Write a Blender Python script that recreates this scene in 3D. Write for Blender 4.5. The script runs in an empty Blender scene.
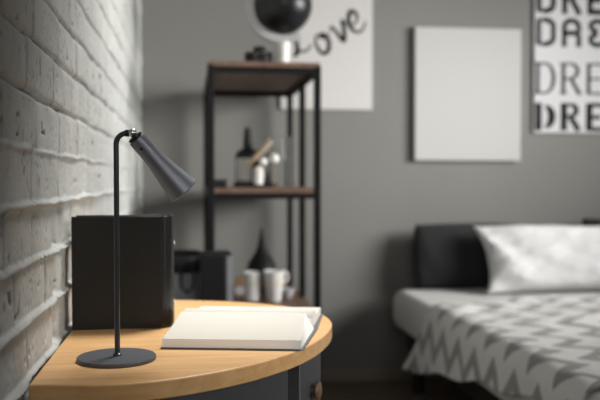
import bpy, bmesh, math, random
import numpy as np
from mathutils import Vector, Matrix, Euler
random.seed(7)
PI = math.pi
scn = bpy.context.scene
COL = scn.collection
V = Vector

# ------------------------------------------------------------------ materials
def lin(c):
    return tuple(((v/255)/12.92 if v/255 <= .04045 else ((v/255+.055)/1.055)**2.4) for v in c)

def mat(name, col, rough=.6, metal=0., var=0., vscale=20., bump=0., bscale=200., spec=.5, trans=0., ior=1.45, sheen=0., coat=0.):
    m = bpy.data.materials.new(name); m.use_nodes = True
    nt = m.node_tree; b = nt.nodes['Principled BSDF']
    b.inputs['Base Color'].default_value = (*col, 1)
    b.inputs['Roughness'].default_value = rough
    b.inputs['Metallic'].default_value = metal
    b.inputs['Specular IOR Level'].default_value = spec
    b.inputs['Transmission Weight'].default_value = trans
    b.inputs['IOR'].default_value = ior
    b.inputs['Sheen Weight'].default_value = sheen
    b.inputs['Coat Weight'].default_value = coat
    if var or bump:
        tc = nt.nodes.new('ShaderNodeTexCoord')
    if var:
        n = nt.nodes.new('ShaderNodeTexNoise'); n.inputs['Scale'].default_value = vscale
        n.inputs['Detail'].default_value = 5
        nt.links.new(tc.outputs['Object'], n.inputs['Vector'])
        r = nt.nodes.new('ShaderNodeValToRGB')
        r.color_ramp.elements[0].position = .3; r.color_ramp.elements[1].position = .7
        r.color_ramp.elements[0].color = (*[max(0, c*(1-var)) for c in col], 1)
        r.color_ramp.elements[1].color = (*[min(1, c*(1+var)) for c in col], 1)
        nt.links.new(n.outputs['Fac'], r.inputs['Fac']); nt.links.new(r.outputs['Color'], b.inputs['Base Color'])
    if bump:
        n2 = nt.nodes.new('ShaderNodeTexNoise'); n2.inputs['Scale'].default_value = bscale
        n2.inputs['Detail'].default_value = 4
        nt.links.new(tc.outputs['Object'], n2.inputs['Vector'])
        bp = nt.nodes.new('ShaderNodeBump'); bp.inputs['Strength'].default_value = bump
        bp.inputs['Distance'].default_value = .002
        nt.links.new(n2.outputs['Fac'], bp.inputs['Height']); nt.links.new(bp.outputs['Normal'], b.inputs['Normal'])
    return m

def wood(name, c1, c2, scale=(2., 40., 40.), rough=.4, spec=.5, fine=1.0, mid=None):
    """grain runs along local X"""
    m = bpy.data.materials.new(name); m.use_nodes = True
    nt = m.node_tree; b = nt.nodes['Principled BSDF']
    tc = nt.nodes.new('ShaderNodeTexCoord'); mp = nt.nodes.new('ShaderNodeMapping')
    mp.inputs['Scale'].default_value = scale
    nt.links.new(tc.outputs['Object'], mp.inputs['Vector'])
    n = nt.nodes.new('ShaderNodeTexNoise'); n.inputs['Scale'].default_value = 1.0
    n.inputs['Detail'].default_value = 6; n.inputs['Roughness'].default_value = .6
    n.inputs['Distortion'].default_value = .4
    nt.links.new(mp.outputs['Vector'], n.inputs['Vector'])
    r = nt.nodes.new('ShaderNodeValToRGB')
    r.color_ramp.elements[0].position = .32; r.color_ramp.elements[1].position = .68
    r.color_ramp.elements[0].color = (*c1, 1); r.color_ramp.elements[1].color = (*c2, 1)
    nt.links.new(n.outputs['Fac'], r.inputs['Fac']); nt.links.new(r.outputs['Color'], b.inputs['Base Color'])
    bp = nt.nodes.new('ShaderNodeBump'); bp.inputs['Strength'].default_value = .03 * fine
    bp.inputs['Distance'].default_value = .001
    nt.links.new(n.outputs['Fac'], bp.inputs['Height']); nt.links.new(bp.outputs['Normal'], b.inputs['Normal'])
    b.inputs['Roughness'].default_value = rough; b.inputs['Specular IOR Level'].default_value = spec
    return m

def chevron_mat():
    """zigzag woven throw: UV in metres, u along the bed, v across the cloth"""
    m = bpy.data.materials.new('zigzag_throw'); m.use_nodes = True
    nt = m.node_tree; b = nt.nodes['Principled BSDF']; L = nt.links
    uv = nt.nodes.new('ShaderNodeUVMap'); sp = nt.nodes.new('ShaderNodeSeparateXYZ')
    L.new(uv.outputs['UV'], sp.inputs['Vector'])
    def M(op, a, bb=None, cc=None):
        n = nt.nodes.new('ShaderNodeMath'); n.operation = op
        for i, x in enumerate((a, bb, cc)):
            if x is None: continue
            if isinstance(x, (int, float)): n.inputs[i].default_value = x
            else: L.new(x, n.inputs[i])
        return n.outputs[0]
    tri = M('PINGPONG', sp.outputs['X'], THROW_PERIOD/2)
    s = M('ADD', sp.outputs['Y'], M('MULTIPLY', tri, THROW_SLOPE))
    fr = M('FRACT', M('DIVIDE', s, THROW_BAND))
    st = M('GREATER_THAN', fr, .40)
    mx = nt.nodes.new('ShaderNodeMix'); mx.data_type = 'RGBA'
    L.new(st, mx.inputs['Factor'])
    mx.inputs['A'].default_value = (.31, .305, .285, 1); mx.inputs['B'].default_value = (.72, .715, .69, 1)
    L.new(mx.outputs['Result'], b.inputs['Base Color'])
    b.inputs['Roughness'].default_value = .95; b.inputs['Specular IOR Level'].default_value = .15
    b.inputs['Sheen Weight'].default_value = .2
    n2 = nt.nodes.new('ShaderNodeTexNoise'); n2.inputs['Scale'].default_value = 300
    tc = nt.nodes.new('ShaderNodeTexCoord'); L.new(tc.outputs['Object'], n2.inputs['Vector'])
    bp = nt.nodes.new('ShaderNodeBump'); bp.inputs['Strength'].default_value = .3; bp.inputs['Distance'].default_value = .002
    L.new(n2.outputs['Fac'], bp.inputs['Height']); L.new(bp.outputs['Normal'], b.inputs['Normal'])
    return m
THROW_PERIOD, THROW_SLOPE, THROW_BAND = .17, 1.25, .17

M = {}
M['brick'] = mat('painted_brick', (.50, .51, .487), .75, var=.10, vscale=14, bump=.35, bscale=160, spec=.3)
def add_crevice_shade(m):  # shade of joints and pits put into the brick colour
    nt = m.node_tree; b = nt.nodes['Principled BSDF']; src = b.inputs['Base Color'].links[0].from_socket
    a = nt.nodes.new('ShaderNodeAttribute'); a.attribute_name = 'crevice_shade'
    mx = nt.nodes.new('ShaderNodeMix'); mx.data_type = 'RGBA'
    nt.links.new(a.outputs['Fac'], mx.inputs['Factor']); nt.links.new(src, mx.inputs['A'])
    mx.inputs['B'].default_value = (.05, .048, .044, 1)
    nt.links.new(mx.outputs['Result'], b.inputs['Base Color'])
add_crevice_shade(M['brick'])
M['wall'] = mat('grey_wall_paint', (.205, .202, .190), .85, var=.03, vscale=3, bump=.05, bscale=250, spec=.25)
M['floor'] = wood('dark_floor_boards', (.11, .082, .060), (.20, .152, .112), (3, 25, 25), .5)
M['skirting'] = mat('taupe_skirting', (.24, .205, .165), .6, var=.05)
M['table'] = wood('birch_tabletop', (.60, .335, .135), (.74, .46, .215), (5, 60, 60), .38, .4)
M['charcoal'] = mat('charcoal_lacquer', (.058, .060, .065), .45, var=.05, vscale=30)
M['gap'] = mat('black_metal_post', (.007, .007, .0075), .6, spec=.25)
M['knobwood'] = wood('walnut_knob', (.10, .06, .035), (.2, .125, .08), (20, 60, 60), .5)
M['lamp'] = mat('gunmetal_lamp_paint', (.25, .26, .29), .44, metal=.8, bump=.02, bscale=900, spec=.5)
M['stem'] = mat('dark_lamp_stem', (.034, .036, .043), .28, spec=.7)
M['lampbase'] = mat('dark_lamp_base', (.085, .088, .097), .5, metal=.2, bump=.03, bscale=900)
M['lampdark'] = mat('black_lamp_ring', (.010, .010, .012), .35)
M['chrome'] = mat('polished_chrome', (.93, .93, .94), .28, metal=1)
M['binder'] = mat('black_binder_vinyl', (.0105, .0095, .008), .42, bump=.12, bscale=700, spec=.4)
M['binderspine'] = mat('black_glossy_spine', (.014, .013, .012), .26, spec=.6)
M['paper'] = mat('cream_paper', (.56, .535, .475), .8, spec=.2, var=.015, vscale=6)
M['pageedge'] = mat('white_page_edges', (.78, .77, .74), .85, spec=.15)
M['bookcover'] = mat('grey_notebook_cover', (.09, .09, .095), .6)
M['rackmetal'] = mat('black_rack_metal', (.006, .006, .0065), .5, spec=.2)
M['rackwood'] = wood('brown_shelf_board', (.110, .060, .040), (.185, .108, .072), (40, 4, 40), .5)
M['canvas'] = mat('white_canvas', (.48, .48, .468), .9, bump=.1, bscale=500, spec=.2)
M['poster'] = mat('pale_poster_paper', (.56, .545, .53), .8, spec=.2)
M['posterwhite'] = mat('white_poster_print', (.60, .60, .605), .8, spec=.2)
M['ink'] = mat('black_ink', (.013, .013, .014), .7, spec=.2)
M['inkgrey'] = mat('grey_ink', (.03, .03, .031), .7, spec=.2)
M['pframe'] = mat('dark_grey_frame', (.07, .068, .062), .6)
M['globe'] = mat('black_globe_gloss', (.009, .009, .010), .34, spec=.4)
M['silver'] = mat('brushed_silver', (.46, .46, .45), .45, metal=.6)
M['whiteplastic'] = mat('white_enamel', (.72, .71, .68), .5)
M['black'] = mat('matte_black', (.009, .009, .0095), .55, spec=.3)
M['glass'] = mat('clear_glass', (.93, .94, .94), .0, trans=1, ior=1.12, spec=.25)
M['label'] = mat('grey_label', (.42, .42, .41), .7)
M['cream'] = mat('cream_ceramic', (.66, .63, .54), .5)
M['ceramic'] = mat('white_ceramic', (.70, .69, .67), .35)
M['stick'] = wood('pale_brush_wood', (.33, .23, .125), (.45, .33, .19), (40, 40, 5), .6)
M['cotton'] = mat('white_cotton', (.80, .79, .76), .95, bump=.6, bscale=90, sheen=.3)
M['amber'] = mat('amber_box', (.28, .17, .075), .5)
M['slate'] = mat('slate_grey_fabric', (.24, .245, .265), .85, var=.08, bump=.4, bscale=400)
M['lilac'] = mat('lilac_grey_dish', (.42, .41, .43), .4)
M['bedframe'] = mat('black_bed_frame', (.016, .015, .014), .65)
M['sheet'] = mat('white_bed_sheet', (.66, .65, .63), .9, bump=.15, bscale=400, spec=.2, sheen=.15)
M['pillow'] = mat('white_pillow_cotton', (.63, .63, .625), .9, bump=.12, bscale=350, spec=.2, sheen=.15)
M['darkcloth'] = mat('charcoal_cushion_cloth', (.026, .026, .027), .9, bump=.4, bscale=300, spec=.2, sheen=.1)
M['throw'] = chevron_mat()

# ------------------------------------------------------------------ object helpers
def tag(o, label=None, cat=None, group=None, kind=None):
    if label: o['label'] = label
    if cat: o['category'] = cat
    if group: o['group'] = group
    if kind: o['kind'] = kind
    return o

def thing(name, label, cat, loc=(0, 0, 0), rz=0, group=None):
    o = bpy.data.objects.new(name, None); COL.objects.link(o)
    o.empty_display_size = .05
    o.location = loc; o.rotation_euler = (0, 0, rz)
    return tag(o, label, cat, group)

def obj(name, bm, m, parent=None, smooth=30, bevel=0, segs=2):
    me = bpy.data.meshes.new(name)
    bmesh.ops.recalc_face_normals(bm, faces=bm.faces[:])
    bm.to_mesh(me); bm.free()
    me.materials.append(M[m] if isinstance(m, str) else m)
    o = bpy.data.objects.new(name, me); COL.objects.link(o)
    if parent: o.parent = parent
    if smooth:
        for p in me.polygons: p.use_smooth = True
        try: me.set_sharp_from_angle(angle=math.radians(smooth))
        except Exception: pass
    if bevel:
        md = o.modifiers.new('bev', 'BEVEL'); md.width = bevel; md.segments = segs
        md.limit_method = 'ANGLE'; md.angle_limit = math.radians(40)
        md.harden_normals = False
    return o

def box(bm, x0, x1, y0, y1, z0, z1, mx=None):
    vs = [bm.verts.new((x, y, z)) for z in (z0, z1) for y in (y0, y1) for x in (x0, x1)]
    for f in ((0, 2, 3, 1), (4, 5, 7, 6), (0, 1, 5, 4), (2, 6, 7, 3), (0, 4, 6, 2), (1, 3, 7, 5)):
        bm.faces.new([vs[i] for i in f])
    if mx: bmesh.ops.transform(bm, matrix=mx, verts=vs)
    return vs

def B(*a, mx=None):
    bm = bmesh.new(); box(bm, *a, mx=mx); return bm

def lathe(bm, prof, n=40, mx=None, cap=True):
    """prof: (r, z) list revolved about Z"""
    rings = []; new = []
    for r, z in prof:
        if r < 1e-6:
            v = bm.verts.new((0, 0, z)); rings.append([v]); new.append(v)
        else:
            ring = [bm.verts.new((r*math.cos(2*PI*i/n), r*math.sin(2*PI*i/n), z)) for i in range(n)]
            rings.append(ring); new += ring
    for a, b in zip(rings, rings[1:]):
        for i in range(n):
            j = (i+1) % n
            if len(a) == 1 and len(b) == 1: continue
            if len(a) == 1: bm.faces.new((a[0], b[j], b[i]))
            elif len(b) == 1: bm.faces.new((a[i], a[j], b[0]))
            else: bm.faces.new((a[i], a[j], b[j], b[i]))
    if cap:
        for ring in (rings[0], rings[-1]):
            if len(ring) > 1: bm.faces.new(ring)
    if mx: bmesh.ops.transform(bm, matrix=mx, verts=new)
    return bm

def LA(prof, n=40, mx=None, cap=True):
    return lathe(bmesh.new(), prof, n, mx, cap)

def tube(bm, pts, r, n=16, cap=True):
    pts = [V(p) for p in pts]; rings = []
    up = None
    for i, p in enumerate(pts):
        t = (pts[min(i+1, len(pts)-1)] - pts[max(i-1, 0)]).normalized()
        if up is None:
            up = t.orthogonal().normalized()
        up = (up - t*up.dot(t)).normalized(); s = t.cross(up)
        rr = r[i] if isinstance(r, (list, tuple)) else r
        rings.append([bm.verts.new(p + (up*math.cos(2*PI*k/n) + s*math.sin(2*PI*k/n))*rr) for k in range(n)])
    for a, b in zip(rings, rings[1:]):
        for k in range(n):
            bm.faces.new((a[k], a[(k+1) % n], b[(k+1) % n], b[k]))
    if cap:
        bm.faces.new(rings[0][::-1]); bm.faces.new(rings[-1])
    return bm

def prism(bm, outline, z0, z1):
    a = [bm.verts.new((x, y, z0)) for x, y in outline]
    b = [bm.verts.new((x, y, z1)) for x, y in outline]
    n = len(a)
    bm.faces.new(a[::-1]); bm.faces.new(b)
    for i in range(n):
        bm.faces.new((a[i], a[(i+1) % n], b[(i+1) % n], b[i]))
    return bm

def catmull(pts, k=10):
    out = []
    n = len(pts)
    for i in range(n-1):
        p0 = V(pts[max(i-1, 0)]); p1 = V(pts[i]); p2 = V(pts[i+1]); p3 = V(pts[min(i+2, n-1)])
        for j in range(k):
            t = j/k
            out.append(.5*((2*p1) + (p2-p0)*t + (2*p0-5*p1+4*p2-p3)*t*t + (3*p1-p0-3*p2+p3)*t**3))
    out.append(V(pts[-1]))
    return out

# value noise
_rng = np.random.RandomState(11)
_tab = _rng.rand(256, 256)
def vnoise(x, y):
    xi = np.floor(x).astype(int); yi = np.floor(y).astype(int)
    fx = x-xi; fy = y-yi
    fx = fx*fx*(3-2*fx); fy = fy*fy*(3-2*fy)
    g = lambda a, b: _tab[a % 256, b % 256]
    return (g(xi, yi)*(1-fx)+g(xi+1, yi)*fx)*(1-fy) + (g(xi, yi+1)*(1-fx)+g(xi+1, yi+1)*fx)*fy
def fbm(x, y, o=4):
    s = 0; a = .5
    for i in range(o):
        s = s + a*(vnoise(x*2**i+17*i, y*2**i+31*i)-.5); a *= .5
    return s

def grid_mesh(name, P, m, parent=None, uv=None, smooth=True, wrap=False):
    """P: (rows, cols, 3) array -> mesh"""
    r, c = P.shape[:2]
    idx = np.arange(r*c).reshape(r, c)
    q = np.stack([idx[:-1, :-1], idx[:-1, 1:], idx[1:, 1:], idx[1:, :-1]], -1).reshape(-1, 4)
    me = bpy.data.meshes.new(name)
    me.vertices.add(r*c); me.vertices.foreach_set('co', P.reshape(-1).astype(np.float32))
    nf = len(q)
    me.loops.add(nf*4); me.loops.foreach_set('vertex_index', q.reshape(-1).astype(np.int32))
    me.polygons.add(nf)
    me.polygons.foreach_set('loop_start', np.arange(0, nf*4, 4, dtype=np.int32))
    me.update(calc_edges=True); me.validate()
    if uv is not None:
        l = me.uv_layers.new(name='UVMap')
        l.data.foreach_set('uv', uv.reshape(-1, 2)[q.reshape(-1)].reshape(-1).astype(np.float32))
    me.polygons.foreach_set('use_smooth', np.full(nf, smooth))
    me.materials.append(M[m])
    o = bpy.data.objects.new(name, me); COL.objects.link(o)
    if parent: o.parent = parent
    return o

# ------------------------------------------------------------------ room shell
XW, YB = -.234, 4.0          # brick wall face, back wall face
def steps(*segs):
    out = []
    for a, b, s in segs:
        out += list(np.arange(a, b-1e-9, s))
    out.append(segs[-1][1]); return np.array(out)

def brick_wall():
    ys = steps((-.6, .84, .02), (.84, 1.9, .0032), (1.9, 4.0, .007))
    zs = steps((0, .6, .01), (.6, 1.45, .0032), (1.45, 2.1, .005), (2.1, 2.6, .01))
    Z, Y = np.meshgrid(zs, ys, indexing='ij')
    H = .0835
    wob = .010*fbm(Y*6, Z*0+3, 3)
    zz = (Z - .9926 - wob)/H
    k = np.floor(zz).astype(int); t = zz-k
    dbed = np.minimum(t, 1-t)*H
    near_k = np.where(t < .5, k, k+1)                        # which bed joint
    anchor = {0: 1.005, 1: 1.282, 2: .985, -1: 1.047, -2: 1.117, 3: 1.26, 4: .95, -3: 1.202, 5: 1.3}
    off = np.zeros_like(Y); L = np.full_like(Y, .228); L[k == -1] = .193
    rr = np.random.RandomState(5)
    for kk in range(-14, 22):
        off[k == kk] = anchor.get(kk, rr.rand()*.228)
    yy = (Y + .008*fbm(Z*25, Y*4+9, 3) - off)/L
    j = np.floor(yy + .5).astype(int)
    jit = (_tab[(j*7) % 256, (k*13) % 256]-.5)*.16
    jit = np.where((np.abs(j) < 2) & (np.abs(k) < 4), jit*.2, jit)
    dv = np.abs(yy - j - jit)*L
    bi = np.floor(yy - jit).astype(int)
    rnd = _tab[(bi*11+3) % 256, (k*17+5) % 256]; rnd2 = _tab[(bi*5+90) % 256, (k*23+60) % 256]
    h = (rnd-.5)*.003 + (rnd2-.5)*.004*(t-.5) + .0035*fbm(Y*10, Z*10, 2) + .0014*fbm(Y*60, Z*60, 3) + .0010*fbm(Y*190, Z*190, 2)
    pit = vnoise(Y*75+5, Z*75+40)
    h -= .0035*np.clip((pit-.87)/.06, 0, 1) + .002*np.clip((vnoise(Y*140+9, Z*140+70)-.82)/.06, 0, 1)
    # rounded brick arris towards the perpends, irregular groove
    gw = .0030 + .0024*(vnoise(Y*2+7, Z*70)-.5)*2
    gdep = .0095*(.35 + 1.0*vnoise(Y*9+20, Z*9+3))
    h -= gdep*np.exp(-(dv/gw)**2) + .0012*np.exp(-(dv/.009)**2)
    # arris above / below bed joint then squeezed mortar bead standing proud, broken along its length
    h -= .0012*np.exp(-(dbed/.010)**2)
    bw = .0042 + .0024*fbm(Y*22, near_k*7.3, 3)*2
    br = np.clip(.95 + 1.5*fbm(Y*11+near_k*3.1, near_k*5.7, 4), .1, 1.4)
    low = np.where(t > .5, 1, -1)                            # just under the joint
    lower = np.clip((1.12 - Z)/.07, 0, 1)                    # upper joints are raked back, lower ones squeezed out
    h += (.0095*br*lower - .0065*(.4+vnoise(Y*12, near_k*9.1))*(1-lower))*np.exp(-((dbed/bw)**2)**1.4)
    # open joint with missing mortar next to the table
    h -= .011*np.exp(-((Y-1.437-.008*fbm(Z*30, Y*0, 2))/.013)**2)*np.clip((dbed-.007)/.004, 0, 1)*((k <= -1) & (k >= -4))
    h = np.minimum(h, .0112)
    P = np.stack([XW + h, Y, Z], -1)
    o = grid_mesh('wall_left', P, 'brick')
    crevice_shade = np.exp(-(dv/.0016)**2)*np.clip(vnoise(Y*8+50, Z*40)*2.2-.5, 0, 1) + np.clip((pit-.90)/.03, 0, 1)*.8  # mask for painted shade: perpends and pits, then raked upper joints
    crevice_shade += (1-lower)*np.exp(-(dbed/.0020)**2)*np.clip(vnoise(Y*14+5, near_k*3.7)*2-.4, 0, 1)*.8
    at = o.data.attributes.new('crevice_shade', 'FLOAT', 'POINT')
    at.data.foreach_set('value', np.clip(crevice_shade, 0, 1).reshape(-1).astype(np.float32))
    # give the wall its thickness behind
    return tag(o, 'painted grey brick wall running along the left beside the table', 'wall', kind='structure')
wl = brick_wall()
bm = B(-.45, XW-.014, -.6, 4.2, 0, 2.6)
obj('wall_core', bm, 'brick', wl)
tag(obj('wall_back', B(XW-.014, 3.4, YB, 4.2, 0, 2.6), 'wall'), 'plain grey painted wall behind the bed and the rack', 'wall', kind='structure')
tag(obj('floor', B(-.45, 3.4, -.6, 4.2, -.1, 0), 'floor'), 'dark brown wooden floor', 'floor', kind='structure')
tag(obj('baseboard_back', B(XW+.012, 3.4, YB-.014, YB, 0, .078), 'skirting', bevel=.004), 'brown baseboard along the foot of the grey wall', 'baseboard', kind='structure')

# ------------------------------------------------------------------ half-round table
T = .748
tp = [(-.2215, 1.136), (-.17, 1.128), (-.117, 1.122), (-.05, 1.133), (.025, 1.168), (.105, 1.228), (.19, 1.328), (.25, 1.452),
      (.279, 1.57), (.268, 1.68), (.215, 1.77), (.14, 1.832), (.05, 1.878), (-.04, 1.9), (-.2215, 1.912)]
edge = [tuple(p) for p in catmull([(x, y) for x, y in tp], 8)]
tb = thing('half_round_table', 'half round table with light birch top and charcoal doors against brick wall', 'table', (0, 0, 0))
bm = bmesh.new(); prism(bm, edge, T-.027, T)
obj('tabletop', bm, 'table', tb, smooth=35, bevel=.0025, segs=3)
def inset(pts, d):
    out = []
    n = len(pts)
    for i in range(n):
        a = V(pts[max(i-1, 0)]); b = V(pts[min(i+1, n-1)])
        t = (b-a).normalized(); nrm = V((-t.y, t.x))       # left of travel = inwards (counter-clockwise outline)
        p = V(pts[i]) + nrm*d
        out.append((p.x, p.y))
    return out
body = [(max(x, -.2), y) for x, y in inset(edge, .048)]
bm = bmesh.new(); prism(bm, body, .06, T-.027)
obj('carcass', bm, 'gap', tb, smooth=35)
plinth = [(max(x, -.2), y) for x, y in inset(edge, .075)]
bm = bmesh.new(); prism(bm, plinth, 0, .06)
obj('plinth', bm, 'gap', tb, smooth=35)
face_o = inset(edge, .022); face_i = inset(edge, .047)
def panel(i0, i1, z0, z1):
    bm = bmesh.new(); prism(bm, face_o[i0:i1+1] + face_i[i0:i1+1][::-1], z0, z1); return bm
# index on the edge nearest to the seams between the curved doors
def idx_at(x, y): return min(range(len(face_o)), key=lambda i: (face_o[i][0]-x)**2+(face_o[i][1]-y)**2)
iA, iB = idx_at(.172, 1.322), idx_at(.18, 1.345)
iC, iD = idx_at(.185, 1.74), idx_at(.16, 1.77)
seams = [(1, iA), (iA+3, iC), (iC+2, len(face_o)-2)]
for q, (a, b) in enumerate(seams):
    d = obj('door', panel(a, b, .075, T-.03), 'charcoal', tb, smooth=35, bevel=.002)
def knob(px, py, nx, ny, z, parent):
    n = V((nx, ny, 0)).normalized()
    mx = Matrix.Translation((px, py, z)) @ n.to_track_quat('Z', 'Y').to_matrix().to_4x4()
    return obj('knob', LA([(0, 0), (.009, 0), (.008, .005), (.015, .008), (.017, .012), (.0155, .016), (.009, .018), (0, .0185)], 24, mx), 'knobwood', parent)
ik = idx_at(.228, 1.43)
dr = [o for o in tb.children if o.name.startswith('door')]
kx, ky = face_o[ik]; a = V(face_o[ik-1]); b_ = V(face_o[ik+1]); t_ = (b_-a).normalized()
knob(kx, ky, t_.y, -t_.x, .648, dr[1])

# ------------------------------------------------------------------ desk lamp
lp = thing('desk_lamp', 'dark grey metal desk lamp with round base and tilted head on birch table', 'lamp', (-.115, 1.279, T))
obj('base', LA([(0, 0), (.0595, 0), (.0612, .0012), (.0612, .0048), (.0600, .0062), (0, .0064)], 72), 'lampbase', lp)
obj('foot_pad', LA([(0, -.0001), (.05, -.0001), (.05, .0003), (0, .0003)], 40), 'lampdark', lp)
path = [(0.001, 0, .006), (0.001, 0, .10), (0.001, 0, .22), (0.001, 0, .335)]
cx, cz, rb = .018, .3385, .017
for k in range(0, 13):
    a = PI - k*(PI/2)/12
    path.append((cx + rb*math.cos(a), 0, cz + rb*math.sin(a)))
path.append((.0225, 0, cz+rb))
bm = bmesh.new(); tube(bm, path, .0042, 20)
lathe(bm, [(0, .006), (.0068, .006), (.0064, .0095), (.0044, .011), (0, .011)], 24, Matrix.Translation((.001, 0, 0)))
obj('stem', bm, 'stem', lp)
P0 = V((.0318, 0, .3475)); P1 = V((.1045, 0.020, .2648))       # top and open end of the head, in lamp coordinates
ax = (P1-P0).normalized()
hm = Matrix.Translation(P0) @ ax.to_track_quat('Z', 'Y').to_matrix().to_4x4()
Lh = (P1-P0).length
prof = [(0, 0), (.0128, 0), (.0140, .0012), (.0142, .004)]
for k in range(1, 25):
    u = k/24
    prof.append((.0142 + .0018*u + .0108*(max(0, u-.22)/.78)**1.5, .004 + (Lh-.0055)*u))
prof += [(.0264, Lh-.0004), (.0255, Lh), (.0242, Lh-.001), (.0238, Lh-.010), (0, Lh-.012)]
obj('lamp_head', LA(prof, 64, hm), 'lamp', lp)
bm = LA([(0, -.0052), (.0085, -.0052), (.0118, -.0040), (.0126, -.0032), (.0126, -.0016), (.0112, -.0012), (.0112, 0.0004), (0, .0004)], 48, hm)
obj('collar', bm, 'lampdark', lp)
mxb = Matrix.Translation((.0262, -.0015, .3560))
prof = [(.0070*math.sin(PI*k/14), -.0070*math.cos(PI*k/14)) for k in range(15)]; prof[0] = (0, -.0070); prof[-1] = (0, .0070)
obj('ball_joint', LA(prof, 32, mxb), 'chrome', lp)
bm = bmesh.new(); tube(bm, [(.0145, 0, .3555), (.0215, 0, .3555)], .0054, 24)
obj('joint_sleeve', bm, 'lampdark', lp)
# small switch on the camera side of the head
bx = ax.cross(V((0, 1, 0))).normalized()
sd = V((0, -1, 0))*.94 + bx*(.34 if bx.z < 0 else -.34)
sd = (sd - ax*sd.dot(ax)).normalized()
sp_ = P0 + ax*.0165 + sd*.0140
mxs = Matrix.Translation(sp_) @ sd.to_track_quat('Z', 'Y').to_matrix().to_4x4()
obj('switch', LA([(0, -.001), (.0022, -.001), (.0022, .0006), (.0017, .0010), (0, .0011)], 20, mxs), 'lampdark', lp)

# ------------------------------------------------------------------ ring binder behind the lamp
bd = thing('ring_binder', 'black ring binder standing upright on table behind the lamp', 'binder', (-.2205, 1.54, T))
obj('front_cover', B(0, .1665, 0, .003, 0, .2135), 'binder', bd, bevel=.0012)
obj('back_cover', B(0, .1665, .066, .069, 0, .2135), 'binder', bd, bevel=.0012)
so, si = [], []
for k in range(17):
    a = -PI/2 + PI*k/16
    so.append((.1665 + .023*math.cos(a), .0345 + .0345*math.sin(a)))
    si.append((.1665 + .020*math.cos(a), .0345 + .0315*math.sin(a)))
bm = bmesh.new(); prism(bm, so + si[::-1], 0, .2135)
sp = obj('spine', bm, 'binderspine', bd, smooth=40, bevel=.0008)
obj('page_stack', B(.004, .168, .006, .061, .004, .206), 'pageedge', bd, bevel=.001)
for z in (.045, .16):
    obj('spine_rivet', LA([(0, 0), (.0035, 0), (.0032, .0012), (0, .0018)], 20,
        Matrix.Translation((.1891, .040, z)) @ Euler((0, PI/2, .17)).to_matrix().to_4x4()), 'chrome', sp)

# ------------------------------------------------------------------ open notebook
nb = thing('open_notebook', 'open notebook with blank cream pages lying on birch table right of the lamp', 'notebook', (-.050, 1.348, T), math.radians(-11.5))
# local: x along spine (0..w), y away from viewer
def pageblock(name, y0, y1, hfun, w0, w1, xs0=0., xs1=0., n=40, flare=0.):
    bm = bmesh.new(); cols = []
    for i in range(n+1):
        s = i/n; y = y0+(y1-y0)*s
        xl = xs0 + (xs1-xs0)*s; xr = xl + w0 + (w1-w0)*s
        h = hfun(s)
        row = []
        for q in range(13):
            u = q/12
            row.append((bm.verts.new((xl+(xr-xl)*u + flare*s*u, y, .0024)), bm.verts.new((xl+(xr-xl)*u, y, h + .0009*math.sin(u*5+s*3)*s*(1-s)))))
        cols.append(row)
    top, side = [], []
    for i in range(n):
        for q in range(12):
            top.append(bm.faces.new((cols[i][q][1], cols[i][q+1][1], cols[i+1][q+1][1], cols[i+1][q][1])))
            bm.faces.new((cols[i][q][0], cols[i+1][q][0], cols[i+1][q+1][0], cols[i][q+1][0]))
        for q in (0, 12):
            side.append(bm.faces.new((cols[i][q][0], cols[i][q][1], cols[i+1][q][1], cols[i+1][q][0])))
    for i in (0, n):
        for q in range(12):
            side.append(bm.faces.new((cols[i][q][0], cols[i][q+1][0], cols[i+1 if False else i][q+1][1], cols[i][q][1])))
    for f in side: f.material_index = 1
    o = obj(name, bm, 'paper', nb, smooth=40)
    o.data.materials.append(M['pageedge'])
    return o
hn = lambda s: .0170 + .0185*(s**1.5) * (1 if s < .93 else 1 - ((s-.93)/.07)**2*.55)
hf = lambda s: .0150 + .0165*math.exp(-((s-.10)/.22)**2) - (.010*((.10-s)/.10)**2 if s < .10 else 0) + .003*(1-s)
pageblock('page_block', .004, .190, hn, .233, .235, .002, -.003, flare=.016)
pageblock('page_block', .192, .362, hf, .247, .252, -.002, .002)
bm = bmesh.new()
prism(bm, [(0, 0), (.239, 0), (.2545, .19), (.259, .366), (.000, .366), (-.001, .19)], .0002, .0022)
obj('cover', bm, 'bookcover', nb, smooth=0, bevel=.0008)
# ------------------------------------------------------------------ rack
RX0, RX1, RY0, RY1 = .066, .500, 3.04, 3.92
RZ = (.505, .988, 1.468)
rk = thing('shelving_rack', 'tall black metal rack with three brown wooden shelves by the grey wall', 'rack', (0, 0, 0))
pw = .026
for x in (RX0, RX1-pw):
    for y in (RY0, 3.46, RY1-pw):
        obj('post', B(x, x+pw, y, y+pw, 0, RZ[2]), 'rackmetal', rk, bevel=.002)
for z in RZ:
    s = obj('shelf', B(RX0+.004, RX1-.004, RY0+.004 if z < 1.4 else RY0, RY1-.004, z-.008, z+.012), 'rackwood', rk, bevel=.002)
    bm = bmesh.new()
    box(bm, RX0+pw, RX1-pw, RY0+.001, RY0+.019, z-.030, z-.0085)
    box(bm, RX0+pw, RX1-pw, RY1-.019, RY1-.001, z-.030, z-.0085)
    for x in (RX0+.002, RX1-.024):
        box(bm, x, x+.022, RY0+pw, 3.459, z-.030, z-.0085)
        box(bm, x, x+.022, 3.461+pw, RY1-pw, z-.030, z-.0085)
    obj('shelf_frame', bm, 'rackmetal', s)
ST = [z+.012 for z in RZ]

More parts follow.
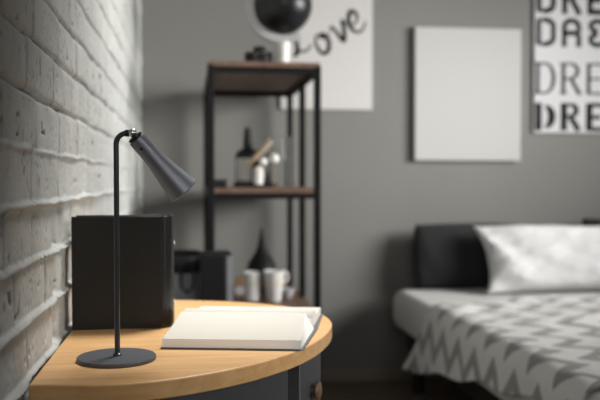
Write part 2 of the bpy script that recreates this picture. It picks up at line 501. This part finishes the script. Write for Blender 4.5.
# --- on the top shelf: globe, camera
gl = thing('desk_globe', 'glossy black desk globe in a silver half ring on top of the rack', 'globe', (.383, 3.3, ST[2]))
gz = 1.752-ST[2]; gr = .120
prof = [(gr*math.sin(PI*k/32), gz-gr*math.cos(PI*k/32)) for k in range(33)]; prof[0] = (0, gz-gr); prof[-1] = (0, gz+gr)
obj('sphere', LA(prof, 64), 'globe', gl)
bm = bmesh.new(); n = 48; ri, ro, hw = .1225, .158, .011
rings = []
for k in range(n+1):
    a = math.radians(95 + (300-95)*k/n)
    c, s = math.cos(a), math.sin(a)
    rings.append([bm.verts.new((r*c, y, gz + r*s)) for r, y in ((ri, -hw), (ro, -hw), (ro, hw), (ri, hw))])
for a, b in zip(rings, rings[1:]):
    for q in range(4): bm.faces.new((a[q], a[(q+1) % 4], b[(q+1) % 4], b[q]))
bm.faces.new(rings[0]); bm.faces.new(rings[-1][::-1])
for a in (100, 290):
    r0 = math.radians(a); d = V((math.cos(r0), 0, math.sin(r0)))
    tube(bm, [V((0, 0, gz))+d*(gr-.003), V((0, 0, gz))+d*(ri+.004)], .005, 12)
obj('meridian_ring', bm, 'silver', gl, smooth=40, bevel=.002)
obj('stand', LA([(0, 0), (.062, 0), (.064, .004), (.060, .010), (.030, .016), (.026, .030), (.024, .062), (.028, gz-ro+.006), (0, gz-ro+.006)], 40), 'whiteplastic', gl)
cm = thing('compact_camera', 'small black camera lying on top of the rack beside the globe', 'camera', (.272, 3.17, ST[2]), math.radians(-8))
cm.scale = (1.12, 1.12, 1.12)
obj('body', B(-.050, .050, -.018, .018, 0, .050), 'black', cm, bevel=.008, segs=3)
obj('viewfinder', B(-.020, .024, -.014, .016, .049, .070), 'black', cm, bevel=.008)
ln = obj('lens', LA([(0, 0), (.022, 0), (.022, .018), (.019, .022), (.016, .022), (.014, .016), (0, .016)], 32,
    Matrix.Translation((.008, -.0175, .024)) @ Euler((PI/2, 0, 0)).to_matrix().to_4x4()), 'globe', cm)
obj('lens_ring', LA([(.0195, .0), (.0235, .0), (.0235, .004), (.0195, .004), (.0195, 0)], 32,
    Matrix.Translation((.008, -.030, .024)) @ Euler((PI/2, 0, 0)).to_matrix().to_4x4(), cap=False), 'silver', ln)

# --- middle shelf
z = ST[1]
bt = thing('black_bottle', 'black bottle with fat neck and pale grey label on the middle shelf', 'bottle', (.240, 3.34, z+.0122))
obj('body', LA([(0, 0), (.048, 0), (.052, .004), (.052, .118), (.049, .132), (.036, .144), (.020, .150), (.017, .156), (0, .156)], 40), 'black', bt)
bm = bmesh.new(); q_ = []
for k in range(15):
    a = math.radians(205 + 78*k/14); q_.append([bm.verts.new((rr_b*math.cos(a), rr_b*math.sin(a), zz)) for rr_b, zz in ((.0522, .014), (.0529, .014), (.0529, .108), (.0522, .108))])
for a, b in zip(q_, q_[1:]):
    for k in range(4): bm.faces.new((a[k], a[(k+1) % 4], b[(k+1) % 4], b[k]))
bm.faces.new(q_[0]); bm.faces.new(q_[-1])
obj('label', bm, 'label', bt)
obj('stopper', LA([(0, .1565), (.020, .1565), (.021, .160), (.018, .190), (.015, .225), (.013, .236), (0, .238)], 24), 'black', bt)
tr = thing('shelf_tray', 'low black tray under the bottle and jar on the middle shelf', 'tray', (.28, 3.335, z))
bm = bmesh.new()
box(bm, -.098, .075, -.062, .060, 0, .012)
for a in ((-.098, .075, -.062, -.058), (-.098, .075, .056, .060)): box(bm, a[0], a[1], a[2], a[3], .012, .020)
obj('tray_body', bm, 'black', tr, bevel=.001)
jr = thing('glass_jar', 'clear glass jar holding a wooden brush on the middle shelf', 'jar', (.372, 3.42, z))
obj('jar_wall', LA([(0, 0), (.054, 0), (.057, .004), (.057, .215), (.053, .215), (.053, .006), (0, .006)], 48), 'glass', jr)
br = thing('wooden_brush', 'pale wooden brush leaning diagonally in front of the glass jar', 'brush', (0, 0, 0))
bm = bmesh.new(); tube(bm, [(.232, 3.255, z+.084), (.258, 3.258, z+.113), (.290, 3.262, z+.148)], [.0085, .009, .010], 16)
obj('handle', bm, 'stick', br)
bm = bmesh.new(); tube(bm, [(.2905, 3.2621, z+.149), (.307, 3.264, z+.168), (.330, 3.267, z+.194)], [.011, .014, .013], 16)
obj('bristles', bm, 'cotton' if False else mat('pale_bristles', (.34, .29, .22), .9, bump=.5, bscale=200), br)
def blob(r, mx, sq=1.):
    bm = bmesh.new(); bmesh.ops.create_icosphere(bm, subdivisions=4, radius=r)
    for v in bm.verts:
        d = v.co.normalized()
        v.co = d*r*(1+.07*math.sin(7*d.x+3*d.y)*math.cos(6*d.z+2*d.y)); v.co.z *= sq
    bmesh.ops.transform(bm, matrix=mx, verts=bm.verts[:]); return bm
for (x, y, zz, r, lab) in ((.341, 3.25, .118, .0190, 'round white cotton ball on a stem, right one beside the glass jar'),
                           (.294, 3.24, .104, .0160, 'smaller white cotton ball on a stem in front of the wooden brush')):
    cb = thing('cotton_stem', lab, 'cotton stem', (x, y, z), 0, 'cotton stems on the middle shelf')
    obj('boll', blob(r, Matrix.Translation((0, 0, zz))), 'cotton', cb)
    bm = bmesh.new(); tube(bm, [(.0, .0, .0002 if x > .34 else .0125), (.004, .004, zz*.5), (0, 0, zz-r+.003)], .0018, 8)
    obj('stalk', bm, 'stick', cb)
wb = thing('small_bottle', 'small white bottle standing on black tray on the middle shelf', 'bottle', (.278, 3.283, z+.0122))
obj('body', LA([(0, 0), (.019, 0), (.021, .003), (.021, .062), (.016, .070), (.009, .073), (.009, .078), (0, .078)], 32), 'ceramic', wb)
obj('cap', LA([(0, .078), (.011, .078), (.011, .092), (.009, .094), (0, .094)], 24), 'black', wb)
cn = thing('cone_ornament', 'small black cone ornament on the tray on the middle shelf', 'ornament', (.338, 3.292 - .012, z+.0122))
cn.location = (.321, 3.30, z+.0122)
obj('cone', LA([(0, 0), (.017, 0), (.018, .002), (.004, .055), (.002, .058), (0, .0585)], 32), 'black', cn)
sb = thing('small_box', 'small dark lidded box at left front end of the middle shelf', 'box', (.115, 3.12, z))
obj('body', B(-.024, .026, -.025, .025, 0, .024), 'black', sb, bevel=.003)
obj('lid', B(-.026, .028, -.027, .027, .0245, .033), 'black', sb, bevel=.003)

# --- lower shelf
z = ST[0]
lf = thing('letter_file', 'slate grey letter file standing on the lowest visible rack shelf', 'letter file', (.098, 3.14, z))
bm = bmesh.new()
box(bm, 0, .068, 0, .004, 0, .215); box(bm, 0, .068, .2, .204, 0, .228)
box(bm, 0, .004, .0042, .1998, 0, .220); box(bm, .064, .068, .0042, .1998, 0, .220); box(bm, .0042, .0638, .0042, .1998, 0, .004)
obj('file_box', bm, 'slate', lf, bevel=.001)
for k in range(6):
    obj('folder', B(.008+.009*k, .0135+.009*k, .012, .19, .0045, .216 + .006*((k*5) % 3)), 'black', lf)
sk = thing('floor_speaker', 'slim black column speaker standing on floor in front of the rack', 'speaker', (.083, 2.88, 0))
obj('foot', B(-.07, .07, -.08, .08, 0, .018), 'black', sk, bevel=.004)
obj('cabinet', B(-.046, .046, -.06, .06, .018, .772), 'gap', sk, bevel=.006, segs=3)
obj('grille', B(-.040, .040, -.066, -.0602, .06, .764), 'gap', sk, bevel=.002)
# hamper on the floor between the brick wall and the rack
hp = thing('laundry_hamper', 'tall slate grey fabric hamper with black rim between brick wall and rack', 'hamper', (-.068, 3.42, 0))
def oval(bm, secs, n=48):
    rings = []
    for (a, b, zz) in secs:
        ring = []
        for k in range(n):
            t = 2*PI*k/n; c, s = math.cos(t), math.sin(t)
            ring.append(bm.verts.new((a*abs(c)**.6*(1 if c > 0 else -1), b*abs(s)**.6*(1 if s > 0 else -1), zz)))
        rings.append(ring)
    for p, q in zip(rings, rings[1:]):
        for k in range(n): bm.faces.new((p[k], p[(k+1) % n], q[(k+1) % n], q[k]))
    bm.faces.new(rings[0][::-1]); bm.faces.new(rings[-1]); return bm
obj('hamper_body', oval(bmesh.new(), [(.098, .13, 0), (.102, .135, .006), (.112, .15, .35), (.118, .158, .655), (.112, .152, .655), (.106, .146, .40)]), 'slate', hp, smooth=50)
obj('rim', oval(bmesh.new(), [(.1185, .1585, .652), (.1215, .1615, .656), (.1225, .1625, .715), (.119, .159, .722), (.110, .150, .722), (.108, .148, .660)]), 'black', hp, smooth=50)
bm = bmesh.new()
tube(bm, [(.03, -.163, .69), (.03, -.176, .66), (.032, -.178, .60), (.055, -.178, .575), (.078, -.178, .60), (.080, -.176, .66), (.08, -.163, .69)], .006, 10)
obj('handle', bm, 'black', hp)
def tumbler(lab, x, y, h, r0, r1, handle):
    t = thing('tumbler', lab, 'cup', (x, y, z), 0, 'white cups on the lowest visible rack shelf')
    obj('cup', LA([(0, 0), (r0-.002, 0), (r0, .003), (r1, h), (r1-.0015, h+.0012), (r1-.004, h), (r0-.004, .008), (0, .008)], 44), 'ceramic', t)
    rb = lambda u: r0+(r1-r0)*u
    obj('band', LA([(rb(.52)+.0006, h*.52), (rb(.52)+.0012, h*.52), (rb(.74)+.0012, h*.74), (rb(.74)+.0006, h*.74)], 44, cap=False), 'cream', t)
    if handle:
        bm = bmesh.new(); pts = []
        for k in range(13):
            a = PI/2 - PI*k/12
            pts.append((rb(.75)-.002 + .020*math.cos(a), 0, h*.80 + .024*math.sin(a)))
        tube(bm, pts, .0045, 12); obj('handle', bm, 'ceramic', t)
tumbler('straight white cup without handle, left one on the lowest visible shelf', .263, 3.40, .120, .034, .038, False)
tumbler('tapered white cup with a side handle, right one on the lowest visible shelf', .352, 3.37, .128, .030, .045, True)
fb = thing('funnel_bottle', 'black bottle with long tapering neck behind the white cups', 'bottle', (.322, 3.62, z))
obj('body', LA([(0, 0), (.062, 0), (.066, .005), (.066, .10), (.064, .130), (.050, .155), (.030, .185), (.019, .215), (.013, .250), (0, .250)], 40), 'black', fb)
obj('stopper', LA([(0, .250), (.011, .250), (.008, .275), (.004, .296), (0, .298)], 24), 'black', fb)
ab = thing('amber_box', 'small amber brown box between the black file and white cups', 'box', (.225, 3.60, z))
obj('body', B(-.022, .018, -.02, .02, .0362, .075), 'amber', ab, bevel=.003)
ab.location = (.222, 3.60, z)
lb = thing('lilac_box', 'small lilac grey box under the amber box on the rack', 'box', (.222, 3.60, z))
obj('body', B(-.024, .024, -.024, .024, 0, .036), 'lilac', lb, bevel=.003)
ds = thing('small_dish', 'small pale dish on the lowest visible shelf right of the cups', 'dish', (.418, 3.44, z))
obj('bowl', LA([(0, 0), (.016, 0), (.020, .004), (.031, .034), (.033, .044), (.030, .044), (.027, .034), (.016, .008), (0, .006)], 36), 'lilac', ds)

# ------------------------------------------------------------------ wall art
def stroke(bm, pts, w, y0, y1, closed=False):
    """flat ribbon along a polyline in XZ, built between y0 (front) and y1"""
    pts = [V((p[0], p[1])) for p in pts]; n = len(pts)
    ws = w if isinstance(w, (list, tuple)) else [w]*n
    L, R = [], []
    for i, p in enumerate(pts):
        a = pts[(i-1) % n] if closed else pts[max(i-1, 0)]; b = pts[(i+1) % n] if closed else pts[min(i+1, n-1)]
        t = (b-a).normalized(); nn = V((-t.y, t.x))
        L.append(p+nn*ws[i]/2); R.append(p-nn*ws[i]/2)
    def quad(a, b, c, d):
        f = [bm.verts.new((q.x, y0, q.y)) for q in (a, b, c, d)]
        g = [bm.verts.new((q.x, y1, q.y)) for q in (a, b, c, d)]
        bm.faces.new(f); bm.faces.new(g[::-1])
        for k in range(4): bm.faces.new((f[k], g[k], g[(k+1) % 4], f[(k+1) % 4]))
    for i in range(n if closed else n-1):
        j = (i+1) % n
        quad(L[i], L[j], R[j], R[i])
def arc(cx, cz, rx, rz, a0, a1, n=14):
    return [(cx+rx*math.cos(math.radians(a0+(a1-a0)*k/n)), cz+rz*math.sin(math.radians(a0+(a1-a0)*k/n))) for k in range(n+1)]

# blank canvas
cv = thing('blank_canvas', 'blank white stretched canvas hanging on the grey wall above the bed', 'canvas', (1.136, YB-.034, 1.130))
obj('canvas_face', B(0, .566, 0, .0330, 0, .681), 'canvas', cv, bevel=.004, segs=3)
for a in ((.01, .556, .01, .04), (.01, .556, .641, .671)): obj('stretcher_bar', B(a[0], a[1], .0331, .0340, a[2], a[3]), 'stick', cv)

# love poster
lv = thing('love_poster', 'pale poster with slanted black script Love on wall behind the globe', 'poster', (.452, YB-.016, 1.386))
PW, PH = .466, .66
obj('sheet', B(0, PW, 0, .0155, 0, PH), 'poster', lv, bevel=.0015)
bm = bmesh.new(); yA, yB_ = -.0006, -.0001
def place(pts, ox, oz, sc, rot):
    c, s = math.cos(rot), math.sin(rot)
    return [(ox+sc*(x*c-y*s), oz+sc*(x*s+y*c)) for x, y in pts]
ROT = math.radians(30)
def sw(pts, lo, hi, ph=0):     # thick-and-thin pen widths
    n = len(pts); return [lo+(hi-lo)*(.5-.5*math.cos(2*PI*(i/(n-1))+ph)) for i in range(n)]
def script(pts, ox, oz, sc=.105, lo=.009, hi=.023, ph=0):
    q = [tuple(v) for v in catmull(place(pts, ox, oz, sc, ROT), 6)]
    stroke(bm, q, sw(q, lo, hi, ph), yA, yB_)
# world px helper values were measured: letter origins relative to the sheet's lower-left corner
script([(.05, 1.5), (.25, 1.75), (.45, 1.5), (.35, .8), (.15, .25), (-.1, .02), (.15, .12), (.5, -.02), (.85, .12)], .082, .268, .105)
script([(.55, .85), (.25, .9), (.05, .5), (.12, .08), (.42, .05), (.66, .42), (.60, .82), (.40, .78), (.62, .62), (.85, .72)], .202, .268, .108)
script([(-.05, .72), (.12, .9), (.2, .55), (.3, .05), (.55, .45), (.72, .92), (.62, .75), (.95, .72)], .293, .325, .108)
script([(.05, .42), (.4, .5), (.55, .78), (.35, .97), (.08, .62), (.08, .2), (.36, .02), (.75, .28)], .372, .373, .118)
obj('lettering', bm, 'ink', lv, smooth=0)

# DREAM poster
dp = thing('dream_poster', 'unframed white poster with rows of black DREAM lettering above the bed', 'poster', (1.782, YB-.020, 1.278))
DW, DH = .735, .96
obj('sheet', B(0, DW, .003, .0195, 0, DH), 'posterwhite', dp, bevel=.001)
def glyph(bm, ch, x, zb, w, h, s, style):
    """one capital letter in strokes of width s; style: round, serif, stencil, bold"""
    y0, y1 = .0022, .0029
    S = lambda pts, ww=s, cl=False: stroke(bm, pts, ww, y0, y1, cl)
    l, r, t, b, m = x+s/2, x+w-s/2, zb+h-s/2, zb+s/2, zb+h*.5
    thin = s*.55 if style in ('serif', 'stencil') else s
    if ch == 'D':
        if style == 'serif':
            S([(l, zb), (l, zb+h)]); S([(x-s*.4, zb+thin/2), (x+w*.5, zb+thin/2)], thin); S([(x-s*.4, zb+h-thin/2), (x+w*.5, zb+h-thin/2)], thin)
            S([(x+w*.5, zb+thin/2)] + arc(x+w*.48, m, w*.52-s/2, h/2-thin/2, -88, 88, 16) + [(x+w*.5, zb+h-thin/2)], [thin]*2+[thin+(s-thin)*math.sin(PI*k/14) for k in range(15)]+[thin]*2)
        elif style == 'stencil':
            S([(l, zb), (l, zb+h)], s*1.2); S(arc(x+w*.42, m, w*.55-s/2, h/2-thin, -80, 80, 14), [s*(.5+.9*math.sin(PI*k/14)) for k in range(15)])
        else:
            S([(l, b), (l, t)] + arc(x+w*.45, t-w*.3+s*.0, w*.55-s/2, w*.3, 90, 0, 8) + arc(x+w*.45, b+w*.3, w*.55-s/2, w*.3, 0, -90, 8), s, True)
    if ch == 'R':
        if style == 'round':       # arched R: two legs, round top and a crossbar
            S([(l, zb), (l, t-w*.32)] + arc(x+w/2, t-w*.32, w/2-s/2, w*.32, 180, 0, 14) + [(r, m+h*.06), (r-w*.10, m), (r, m-h*.10), (r, zb)])
            S([(l, m-h*.02), (r, m-h*.02)])
        else:
            S([(l, zb), (l, zb+h)], s*(1.2 if style == 'stencil' else 1))
            q = zb+h*.74
            S([(l, zb+h-thin/2)] + arc(x+w*.5, q, w*.42-s/2, h*.26-thin/2, 88, -88, 12) + [(l, zb+h*.48)], [thin]+[thin+(s-thin)*math.sin(PI*k/12) for k in range(13)]+[thin])
            S([(x+w*.5, zb+h*.48), (r+s*.2, zb)], s)
            if style == 'serif':
                S([(x-s*.4, zb+thin/2), (x+s*1.5, zb+thin/2)], thin); S([(x-s*.4, zb+h-thin/2), (x+s, zb+h-thin/2)], thin); S([(r-s*.6, zb+thin/2), (r+s*.8, zb+thin/2)], thin)
    if ch == 'E':
        if style == 'round':
            S(arc(x+w*.55, zb+h*.74, w*.5-s/2, h*.26-s/2, 30, 270, 14)); S(arc(x+w*.55, zb+h*.27, w*.5-s/2, h*.27-s/2, 90, 335, 14))
        else:
            S([(l, zb), (l, zb+h)], s*(1.2 if style == 'stencil' else 1))
            for zz, k in ((zb+thin/2, 1), (m, .75), (zb+h-thin/2, 1)): S([(l, zz), (x+w*k, zz)], thin if style != 'stencil' else s*.7)
            if style == 'serif':
                for zz in (zb+h*.12, zb+h*.88): S([(x+w-thin/2, zz-h*.10), (x+w-thin/2, zz+h*.10)], thin)
    if ch == 'A':
        S([(l, zb), (x+w/2, zb+h)], thin); S([(x+w/2, zb+h), (r, zb)], s); S([(x+w*.25, zb+h*.33), (x+w*.75, zb+h*.33)], thin)
    if ch == 'M':
        S([(l, zb), (l, zb+h)], thin); S([(r, zb), (r, zb+h)], s); S([(l, zb+h), (x+w/2, zb+h*.3), (r, zb+h)], thin)
rows = [(.012, .145, 'stencil', 'ink', .031), (.203, .165, 'serif', 'inkgrey', .021), (.450, .152, 'round', 'ink', .027),
        (.621, .160, 'bold', 'ink', .030), (.800, .14, 'serif', 'inkgrey', .018)]
for zb, h, st, ink, s in rows:
    bm = bmesh.new()
    for k, ch in enumerate('DREAM'):
        glyph(bm, ch, .008+.141*k, zb, .108, h, s, st)
    obj('lettering', bm, ink, dp, smooth=0)

# ------------------------------------------------------------------ bed
BX0, BX1, BY0, BY1 = .985, 2.60, 1.86, 3.86
bed = thing('bed', 'low black platform bed with white mattress standing against the grey wall', 'bed', (0, 0, 0))
bm = bmesh.new()
box(bm, BX0+.075, BX1-.075, BY0+.05, BY1-.02, .195, .30)
obj('frame', bm, 'bedframe', bed, bevel=.008)
for x in (BX0+.08, BX1-.14):
    for y in (BY1-.12, BY0+.07):
        obj('leg', LA([(0, 0), (.024, 0), (.028, .004), (.034, .195), (0, .195)], 24, Matrix.Translation((x+.03, y, 0))), 'bedframe', bed)
def soft_box(x0, x1, y0, y1, z0, z1, r, amp, n=60, seed=0):
    bm = bmesh.new(); box(bm, x0, x1, y0, y1, z0, z1)
    bmesh.ops.bevel(bm, geom=bm.edges[:]+bm.verts[:], offset=r, segments=6, profile=.5, affect='EDGES')
    return bm
obj('mattress', soft_box(BX0, BX1, BY0, BY1, .302, .492, .055, 0), 'sheet', bed, smooth=60)

# zigzag throw: cloth profile across the bed, then lengthwise
NS, NT = 150, 150
P = np.zeros((NS, NT, 3)); UV = np.zeros((NS, NT, 2))
zt, rr_ = .5015, .058
X_L = BX0-.012
for j in range(NT):
    for i in range(NS):
        s = i/(NS-1)
        d0 = j/(NT-1)                      # 0 right-hand top edge .. 1 hem
        topw = 1.35
        # lengthwise position: head edge crooked, foot edge straight
        drop_max = .03 + .23*s**1.6 + .010*math.sin(s*23)
        arcl = rr_*PI/2
        tot = topw + arcl + drop_max
        q = d0**.8*tot
        xin = max(0, topw-q)
        side = max(0, q-topw-arcl)
        yh = 3.22 + .20*min(1, max(0, (xin-.05)/.55)) + .22*min(1, side/.25)
        y = 1.90 + (yh-1.90)*s
        if q <= topw:
            x = X_L + rr_ + (topw-q); zz = zt
        elif q <= topw+arcl:
            a = (q-topw)/rr_; x = X_L+rr_-rr_*math.sin(a); zz = zt-rr_+rr_*math.cos(a)
        else:
            x = X_L; zz = zt-rr_-side
            w = side/.3
            x -= .012*w + .012*w*(1+math.sin(y*17+1.3*math.sin(y*5)))+ .02*w*max(0, (s-.85)/.15)
        P[i, j] = (x, y, zz); UV[i, j] = (y*1.0, q)
wr = fbm(P[..., 0]*5+2, P[..., 1]*5, 4)
flat = np.clip((P[..., 2]-.45)/.05, 0, 1)
P[..., 2] += np.clip(wr+.12, 0, 1)*.045*flat
P[..., 0] -= np.clip(fbm(P[..., 1]*9, P[..., 2]*3, 3)+.1, 0, 1)*.02*(1-flat)
th = grid_mesh('zigzag_throw', P, 'throw', uv=UV)
md = th.modifiers.new('sol', 'SOLIDIFY'); md.thickness = .006; md.offset = 0
tag(th, 'grey and white zigzag throw draped over the bed and hanging down its side', 'throw')

def pillow(name, label, w, h, t, loc, rot, m, seed, wrinkle=.012, pinch=.10, pw=.42, n=70):
    u = np.linspace(-1, 1, n)
    Uu, Vv = np.meshgrid(u, u, indexing='ij')
    prof = np.clip((1-np.abs(Uu)**2.6), 0, 1)**pw*np.clip((1-np.abs(Vv)**2.6), 0, 1)**pw
    X = Uu*w/2*(1-pinch*(1-Vv**2)*Uu**2*1.0); Yv = Vv*h/2*(1-pinch*(1-Uu**2)*Vv**2*.8)
    wr = fbm(Uu*2.2+seed, Vv*2.2+seed*3, 4)*wrinkle*2 + wrinkle*.8*np.sin(9*Uu+4*Vv+seed+3*fbm(Uu*2, Vv*2+seed, 3))*np.abs(Uu)**1.5
    zt_ = prof*(t/2) + wr*np.clip(prof*1.5, 0, 1)
    zb_ = -prof*(t/2) + .6*wr*np.clip(prof*1.5, 0, 1)
    bm = bmesh.new()
    A = [[bm.verts.new((X[i, j], Yv[i, j], zt_[i, j])) for j in range(n)] for i in range(n)]
    Bv = [[A[i][j] if i in (0, n-1) or j in (0, n-1) else bm.verts.new((X[i, j], Yv[i, j], zb_[i, j])) for j in range(n)] for i in range(n)]
    for i in range(n-1):
        for j in range(n-1):
            bm.faces.new((A[i][j], A[i+1][j], A[i+1][j+1], A[i][j+1]))
            bm.faces.new((Bv[i][j], Bv[i][j+1], Bv[i+1][j+1], Bv[i+1][j]))
    o = obj(name, bm, m, smooth=80)
    o.location = loc; o.rotation_euler = rot
    return tag(o, label, 'pillow' if 'cushion' not in name else 'cushion')
pillow('pillow', 'wrinkled white pillow leaning on the bed in front of the dark cushions', .88, .35, .16, (1.80, 3.65, .655), (math.radians(60), 0, math.radians(2)), 'pillow', 3, wrinkle=.030)
tag(pillow('cushion', 'charcoal cushion at the left corner of the bed head', .52, .31, .13, (1.375, 3.85, .655), (math.radians(80), 0, 0), 'darkcloth', 8, wrinkle=.004, pinch=-.06, pw=.4), None, 'cushion')
tag(pillow('cushion', 'dark cushion peeking out above the white pillow at right edge', .52, .33, .12, (2.28, 3.90, .668), (math.radians(84), 0, 0), 'darkcloth', 5, wrinkle=.003, pinch=.03, pw=.3), None, 'cushion')

# ------------------------------------------------------------------ light
def area(name, loc, target, sx, sy, power, col=(1, 1, 1), spread=180):
    l = bpy.data.lights.new(name, 'AREA'); l.shape = 'RECTANGLE'; l.size = sx; l.size_y = sy
    l.energy = power; l.color = col; l.spread = math.radians(spread)
    o = bpy.data.objects.new(name, l); COL.objects.link(o)
    o.location = loc; o.rotation_euler = (V(target)-V(loc)).to_track_quat('-Z', 'Y').to_euler()
    return o
area('window_light', (3.2, 2.0, 1.75), (.35, 3.7, 1.2), 1.7, 1.1, 34, (1, .985, .96), 71)
def spot(name, loc, target, power, size, soft, col=(1, .985, .965)):
    sl = bpy.data.lights.new(name, 'SPOT'); sl.energy = power; sl.spot_size = math.radians(size); sl.spot_blend = 1
    sl.shadow_soft_size = soft; sl.color = col
    o = bpy.data.objects.new(name, sl); COL.objects.link(o); o.location = loc
    o.rotation_euler = (V(target)-V(loc)).to_track_quat('-Z', 'Y').to_euler()
spot('table_key_spot', (.42, 2.05, 2.35), (.08, 1.58, .80), 215, 40, .3)  # added overhead spot; narrow cone lets the near brick fall dark
spot('corner_fill_spot', (.55, 2.3, 2.5), (-.2, 2.5, 1.15), 85, 75, .25, (1, .985, .96))  # added spot to lift the far brick and the wall corner
area('side_fill_light', (2.1, -.6, 1.5), (.42, 1.36, .72), .6, .6, 1.3, (1, .985, .96), 24)  # unseen fill, no window here: lifts table edge and notebook front
area('rear_fill_light', (.3, -1.6, 2.0), (.9, 4.0, 1.55), 1.6, 1.2, 4, (1, .985, .96), 70)  # fill added behind the camera to soften the rack shadow
w = bpy.data.worlds.new('world'); scn.world = w; w.use_nodes = True
w.node_tree.nodes['Background'].inputs['Color'].default_value = (1, .985, .96, 1)
w.node_tree.nodes['Background'].inputs['Strength'].default_value = .03

# ------------------------------------------------------------------ camera
cd = bpy.data.cameras.new('camera'); cam = bpy.data.objects.new('camera', cd); COL.objects.link(cam)
cd.sensor_width = 36; cd.lens = 48; cd.clip_start = .05
cam.location = (0, 0, 1.03)
cam.rotation_euler = (PI/2 - math.radians(1.4188), 0, -math.radians(7.829))
cd.dof.use_dof = True; cd.dof.focus_distance = 1.26; cd.dof.aperture_fstop = 3.2
scn.camera = cam
vs = scn.view_settings
vs.view_transform = 'Standard'; vs.look = 'None'; vs.gamma = 1; vs.use_curve_mapping = False; vs.exposure = 0
